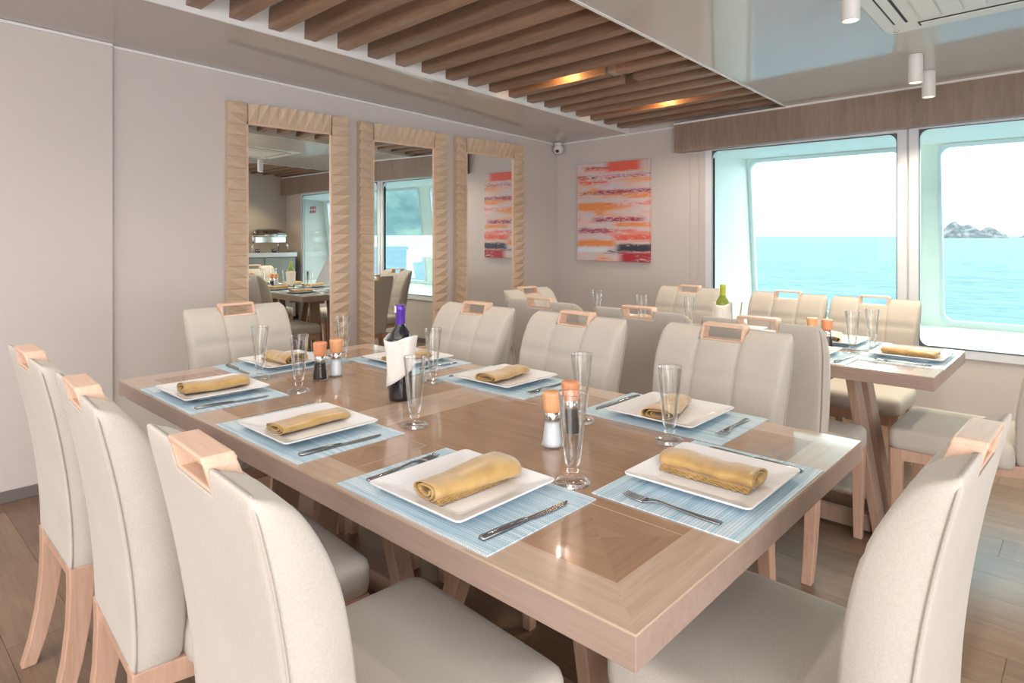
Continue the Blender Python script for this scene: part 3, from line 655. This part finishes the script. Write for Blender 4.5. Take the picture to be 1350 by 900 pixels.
# ------------------------------------------------------------------ tableware
def make_mat():
    return MB().box(-.2225, .2225, -.1525, .1525, 0, .0022).build('placemat', 'placemat')
def make_plate():
    prof = [(.070, 0), (.080, 0), (.084, .004), (.100, .007), (.1355, .0185), (.1360, .0215), (.1345, .0222), (.098, .0105), (.088, .0085), (.03, .0078)]
    m = MB(); m.loft([rrect(h, h, min(.012, h * .3) if h > .09 else .014, z, k=3) for h, z in prof], smooth=False)
    return m.build('dinner_plate', 'porcelain', bevel=.0008)
def make_napkin(kind):
    def f():
        r = empty('folded_napkin', (0, 0, 0)); rng = random.Random(kind * 7 + 3); L = .205; rings = []
        turns = 2.35; NP = 46; NS = 17
        for i in range(NS):
            t = i / (NS - 1); y = -L / 2 + L * t
            wide = {0: .043 + .010 * t, 1: .045, 2: .038 + .020 * t, 3: .046 - .004 * t}[kind]
            hi = {0: .0155, 1: .0165, 2: .016 + .006 * t, 3: .0125}[kind] * (1 + .06 * sin(7 * t + kind))
            bend = {0: 0, 1: .006 * sin(pi * t), 2: .012 * t * t, 3: -.004 * sin(pi * t)}[kind]; ring = []
            for j in range(NP):
                u = j / (NP - 1); a = 2 * pi * turns * u - pi * .5; k_ = 1 - .62 * u
                n_ = .0012 * sin(9 * t + 5 * u * kind) + .0008 * sin(23 * t + 11 * u)
                x = wide * k_ * (abs(cos(a)) ** .72) * (1 if cos(a) > 0 else -1); z = hi * k_ * (abs(sin(a)) ** .85) * (1 if sin(a) > 0 else -1)
                edge = .004 * (sin(u * 31 + kind) * .5) * (1 if i in (0, NS - 1) else 0)
                ring.append((x + bend + n_, y + edge, hi + z * 1.0 + n_ + .001))
            rings.append(ring)
        MB().loft(rings, False, False, False, True).build('rolled_cloth', 'gold_satin', r, solid=.0016)
        # lower leaves of the fold with a fluttered hem on one side
        m = MB()
        for q in range(3):
            s = -1 if kind in (1, 3) else 1; z0 = .0016 + q * .0032; ed = .047 - q * .002; rg = []
            for i in range(60):
                t = i / 59; y = -L / 2 * .98 + L * .96 * t; wv = .0014 * sin(t * 75 + q * 2)
                rg.append([(s * .0, y, z0 + .001), (s * .03, y, z0 + .001), (s * (ed + .0012 * sin(t * 60 + q)), y, z0 + wv + .0012)])
            m.loft(rg, False, False, False, True)
        m.build('hem_leaves', 'gold_satin', r, solid=.0010)
        return r
    return f
def make_fork():
    r = empty('fork', (0, 0, 0)); rg = []
    for y, w_, z in ((-.098, .006, .003), (-.094, .0085, .0028), (-.06, .0065, .003), (-.01, .0038, .0055), (.025, .0034, .008), (.040, .006, .0065), (.050, .0115, .0035), (.058, .0125, .0028)):
        rg.append([(-w_, y, z - .0012), (w_, y, z - .0012), (w_ * .8, y, z + .0012), (-w_ * .8, y, z + .0012)])
    MB().loft(rg).build('handle', 'steel', r)
    for q in range(4):
        x = -.0102 + q * .0068
        MB().tube([(x, .056, .003), (x, .075, .0035), (x * .94, .092, .0055), (x * .92, .100, .0075)], [.0019, .0018, .0015, .0008], 6).build('tine', 'steel', r)
    return r
def make_knife():
    r = empty('table_knife', (0, 0, 0))
    MB().loft([[(-a, y, .0012), (a, y, .0012), (a * .7, y, .0012 + h), (-a * .7, y, .0012 + h)] for y, a, h in ((-.112, .006, .004), (-.108, .0085, .0055), (-.05, .0075, .006), (-.004, .0055, .005), (0, .005, .004))]).build('handle', 'steel', r)
    MB().loft([[(x0, y, .0018), (x1, y, .0018), (x1, y, .0034), (x0, y, .0034)] for y, x0, x1 in ((-.002, -.004, .005), (.02, -.0045, .008), (.07, -.005, .009), (.10, -.005, .006), (.112, -.004, -.002))], smooth=False).build('blade', 'steel', r)
    return r
def make_glass():
    r = empty('pilsner_glass', (0, 0, 0))
    foot = [(.0, .0005), (.036, .0005), (.0375, .003), (.036, .0055), (.024, .009), (.012, .013), (.0095, .018), (.013, .023), (.0145, .027), (.0125, .031), (.010, .034)]
    MB().lathe(foot[1:], 32).build('foot', 'clear_glass', r)
    MB().lathe([(.010, .034), (.0165, .042), (.0185, .060), (.0225, .100), (.0275, .150), (.0312, .187), (.0318, .190), (.0303, .190), (.0297, .187), (.0260, .150), (.0208, .100), (.0165, .060), (.0125, .046), (.004, .042)], 32, cap0=False).build('bowl', 'clear_glass', r)
    return r
def make_mill(kind):
    def f():
        r = empty('pepper_mill' if kind else 'salt_mill', (0, 0, 0))
        body = MB().lathe([(.0265, 0), (.0275, .003), (.0262, .012), (.0215, .045), (.0195, .068)], 28, cap1=False).build('glass_body', 'shaker_glass', r)
        MB().lathe([(.0245, .004), (.0240, .012), (.0200, .044), (.0184, .060 if not kind else .056)], 24).build('contents', 'peppercorns' if kind else 'salt_white', r)
        MB().lathe([(.0197, .066), (.0202, .068), (.0200, .086), (.0190, .087)], 28).build('collar', 'bright_metal', r)
        MB().lathe([(.0195, .087), (.0212, .0885), (.0222, .100), (.0245, .128), (.0245, .132), (.022, .135)], 28).build('wooden_top', 'mill_wood_red' if kind else 'mill_wood', r)
        return r
    return f
def make_bottle(kind):
    def f():
        r = empty('wine_bottle', (0, 0, 0)); g = 'bottle_green' if kind else 'bottle_glass'
        MB().lathe([(.033, 0), (.0365, .004), (.0370, .012), (.0370, .185), (.035, .200), (.028, .216), (.018, .230), (.0145, .242), (.0140, .28)], 36).build('glass_body', g, r)
        MB().lathe([(.0148, .232), (.0152, .236), (.0150, .280), (.0158, .282), (.0158, .297), (.0135, .300)], 28).build('foil_cap', 'foil_green' if kind else 'foil_purple', r)
        if not kind: MB().box(-.010, .004, -.0170, -.0150, .276, .297).build('foil_label', 'salt_white', r, rot=(0, 0, R(-20)))
        return r
    return f
def make_wrap(kind):
    def f():
        r = empty('bottle_cloth', (0, 0, 0)); rg = []
        for i in range(13):
            t = i / 12; ring = []
            for j in range(44):
                a = 2 * pi * j / 44
                lo = .075 + .030 * sin(a * 1 + .6) - .030 * max(0, cos(a - R(190))) ** 6; hi_ = .198 + .008 * sin(2 * a + 1)
                z = lo + (hi_ - lo) * t
                rad = .0390 + .0018 * sin(7 * a + 2 * t) + .0010 * sin(13 * a - 5 * t) + .0065 * t * t * (1 + sin(3 * a)) + .003
                ring.append((rad * cos(a), rad * sin(a), z))
            rg.append(ring)
        MB().loft(rg, False, False).build('wrapped_cloth', 'white_cloth', r, solid=.002)
        MB().tube([(.041 * cos(a), .041 * sin(a), .105 + .085 * t) for t, a in [(i / 14, R(200 + 130 * i / 14)) for i in range(15)]], .0035, 6).build('cloth_fold', 'white_cloth', r)
        return r
    return f
ZT = .75
def setting(cx, cy, face, where, tab, nap, naprot=0, glass_off=(.185, .21), plate_dy=0.0, fork=True, knife=True, nap_dx=0, glass_too=True):
    """face = direction (degrees) the diner looks, 0 = +y"""
    a = R(face); ca, sa = cos(a), sin(a)
    def P(x, y, z): return (cx + x * ca - y * sa, cy + x * sa + y * ca, z)
    gs = 'on the ' + tab + ' table'
    inst('mat', make_mat, P(0, 0, ZT), a, 'light blue woven placemat ' + where, 'placemat', 'placemats ' + gs)
    inst('plate', make_plate, P(0, plate_dy, ZT + .0022), a, 'square white plate ' + where, 'plate', 'square plates ' + gs)
    inst('napkin%d' % nap, make_napkin(nap), P(nap_dx, plate_dy + .005, ZT + .0115), a + R(naprot), 'gold folded napkin on the plate ' + where, 'napkin', 'gold napkins ' + gs)
    if fork: inst('fork', make_fork, P(-.186, -.005, ZT + .0023), a + R(2), 'steel fork beside the plate ' + where, 'fork', 'forks ' + gs)
    if knife: inst('knife', make_knife, P(.186, -.012, ZT + .0023), a + R(-4), 'steel knife beside the plate ' + where, 'knife', 'knives ' + gs)
    if glass_too: inst('glass', make_glass, P(glass_off[0], glass_off[1], ZT), a, 'clear footed glass ' + where, 'glass', 'footed glasses ' + gs)
F_ = 'front'
setting(1.695, -3.945, 0, 'before the farthest left chair of the near side', F_, 1, -3, (.20, .20), fork=False)
setting(2.295, -3.938, 0, 'before the middle chair of the near side', F_, 3, 2, (.185, .215), fork=False)
setting(2.905, -3.939, 0, 'before the chair nearest the camera', F_, 2, -2, (.137, .188))
setting(1.752, -3.178, 180, 'behind the purple-capped bottle', F_, 3, 4, (.185, .19))
setting(2.295, -3.165, 180, 'at the middle of the front table far side', F_, 0, 4, (.185, .18))
setting(2.945, -3.160, 180, 'on the front table far side by its right corner', F_, 0, 12, (.155, .22))
setting(1.425, -3.55, -90, 'at the left end of the front table', F_, 2, 6, (.19, .18))
setting(3.255, -3.545, 90, 'at the right end of the front table', F_, 1, 0, (.175, .197), knife=True)
W2 = 'window-side'
setting(2.885, -1.895, 0, 'beside the copper-topped mill, window-side table near side', W2, 0, 0, (.17, .15))
setting(2.34, -1.895, 0, 'before the grey-beige chair below the painting', W2, 1, 0, (.18, .17))
setting(1.80, -1.895, 0, 'at the near left corner of the window-side table', W2, 3, 0, (.18, .17))
setting(2.90, -1.48, 180, 'before the tan chair by the mullion', W2, 0, 10, (-.20, .12))
setting(2.40, -1.48, 180, 'before the dark taupe chair against the sea', W2, 1, 0, (.18, .16))
setting(1.80, -1.48, 180, 'before the chair left of the green bottle', W2, 3, 0, (.18, .16))
setting(3.262, -1.66, 90, 'at the right end of the window-side table', W2, 3, 0, glass_too=False)
MG = 'salt and pepper mills'
inst('pep', make_mill(1), (1.784, -3.602, ZT), 0, 'glass pepper mill with peach top, left of the far pair of mills', 'pepper mill', MG)
inst('salt', make_mill(0), (1.772, -3.528, ZT), 0, 'glass salt mill with peach wooden top, beside the left pepper mill', 'salt mill', MG)
inst('salt', make_mill(0), (2.862, -3.598, ZT), 0, 'glass salt mill with orange wooden top, standing behind the nearest glass', 'salt mill', MG)
inst('pep', make_mill(1), (2.829, -3.481, ZT), 0, 'glass pepper mill with orange top, half hidden behind the nearer salt mill', 'pepper mill', MG)
inst('pep', make_mill(1), (2.935, -1.690, ZT), 0, 'copper-topped pepper mill on the window-side table beside the taupe chair', 'pepper mill', MG)
inst('salt', make_mill(0), (2.865, -1.675, ZT), 0, 'salt mill on the window-side table behind the taupe chair', 'salt mill', MG)
inst('red', make_bottle(0), (2.222, -3.575, ZT), 0, 'dark red wine bottle with purple foil cap on the front table', 'bottle', 'wine bottles')
inst('wrap', make_wrap(0), (2.222, -3.575, ZT), 0, 'white cloth wrapped round the dark purple-capped bottle', 'cloth', 'bottle cloths')
inst('white', make_bottle(1), (2.44, -1.70, ZT), 0, 'green-yellow wine bottle on the window-side table', 'bottle', 'wine bottles', (.95, .95, .9))
inst('wrap', make_wrap(0), (2.44, -1.70, ZT), 0, 'white cloth wrapped round the green-yellow wine bottle', 'cloth', 'bottle cloths', (.97, .97, .88))

# ------------------------------------------------------------------ buffet at the far right wall (seen in the left mirror)
r = tag(empty('buffet_counter', (6.04, -1.30, 0)), 'grey-green buffet counter with white top, seen in the left mirror', 'counter')
MB().box(-.28, .30, -1.28, 1.18, .06, 1.00).build('body', 'counter_front', r)
for i in range(5): MB().box(-.296, -.281, -1.26 + i * .488, -.79 + i * .488, .09, .98).build('front_panel', 'counter_front', r, bevel=.003)
MB().box(-.31, .30, -1.30, 1.20, 1.00, 1.065).build('worktop', 'counter_top', r, bevel=.004)
MB().box(-.24, .28, -1.26, 1.16, 0, .06).build('plinth', 'dark_gap', r)
def make_chafing():
    r = empty('chafing_dish', (0, 0, 0))
    MB().loft([rrect(.17, .27, .04, z) for z in (.16, .24)], smooth=False).build('water_pan', 'bright_metal', r)
    rg = []
    for i in range(9):
        a = pi / 2 * i / 8; rg.append(rrect(.175 * cos(a) + .01, .275 * cos(a) ** .6 + .01 if i < 8 else .02, min(.04, .009 + .03 * cos(a)), .245 + .13 * sin(a)))
    MB().loft(rg).build('roll_lid', 'bright_metal', r)
    for sx_ in (-1, 1):
        for sy_ in (-1, 1): MB().tube([(sx_ * .15, sy_ * .25, .20), (sx_ * .17, sy_ * .28, .10), (sx_ * .16, sy_ * .27, .0)], .012, 8).build('leg', 'bright_metal', r)
    MB().tube([(-.19, -.10, .27), (-.23, -.10, .28), (-.23, .10, .28), (-.19, .10, .27)], .009, 8).build('handle', 'bright_metal', r)
    for s in (-1, 1): MB().lathe([(.035, 0), (.04, .05), (.03, .06)], 16, (0, s * .13, 0)).build('burner', 'steel', r)
    return r
inst('chafe', make_chafing, (6.02, -.48, 1.065), 0, 'steel chafing dish with roll lid on the buffet, seen in the left mirror', 'chafing dish', 'chafing dishes')
inst('chafe', make_chafing, (6.02, -1.35, 1.065), 0, 'second steel chafing dish along the buffet, away from the window', 'chafing dish', 'chafing dishes')
for x, y in ((5.9, -.65), (5.9, -1.6)):
    l = bpy.data.lights.new('buffet_spot', 'SPOT'); l.energy = 22; l.spot_size = R(100); l.spot_blend = .7; l.shadow_soft_size = .04; l.color = (1, .72, .40)
    o = bpy.data.objects.new('buffet_spot', l); COL.objects.link(o); o.location = (x, y, 2.25)

# ------------------------------------------------------------------ sea, island and headland outside
m = MB().add([(-5000, .9, 0), (5000, .9, 0), (5000, 6500, 0), (-5000, 6500, 0)], [(0, 1, 2, 3)])
o = m.build('sea', 'sea', loc=(0, 0, -3.2)); tag(o, 'turquoise sea out to the horizon beyond the windows', 'sea', kind='structure')
def hill(name, mat, cx, cy, rx, ry, h, seed, label, cat, tang):
    rng = random.Random(seed); m = MB(); N, M_ = 40, 12; vs = []; fs = []
    for j in range(M_ + 1):
        for i in range(N + 1):
            u, v_ = i / N * 2 - 1, j / M_ * 2 - 1
            e = max(0, 1 - abs(u) ** 2.4) * max(0, 1 - v_ * v_)
            n_ = .72 + .18 * sin(u * 6 + seed) + .12 * sin(u * 15 + seed * 2 + v_ * 3) + .10 * rng.random()
            vs.append((u * rx, v_ * ry, h * e * n_ - .5))
    for j in range(M_):
        for i in range(N): a = j * (N + 1) + i; fs.append((a, a + 1, a + N + 2, a + N + 1))
    o = m.add(vs, fs, True).build(name, mat, loc=(cx, cy, -3.2), rot=(0, 0, tang)); tag(o, label, cat); return o
def pol(px, dist):   # ray of the photograph at pixel column px, at a distance
    c = (px - 675) / 838.0; fx, fy, rx, ry = -.6791, .7342, .7342, .6791
    return (3.8557 + dist * (fx + c * rx), -4.8184 + dist * (fy + c * ry))
x, y = pol(1272, 1150); hill('rocky_island', 'island_rock', x, y, 66, 40, 31, 3, 'low rocky island on the horizon in the right window', 'island', R(4))
x, y = pol(1361, 1500); hill('distant_islet', 'island_rock', x, y, 30, 15, 8, 5, 'distant flat islet right of the rocky island', 'island', 0)
hill('headland', 'headland', 330, 195, 150, 60, 42, 9, 'hazy green headland seen only in the middle mirror', 'headland', R(-50))
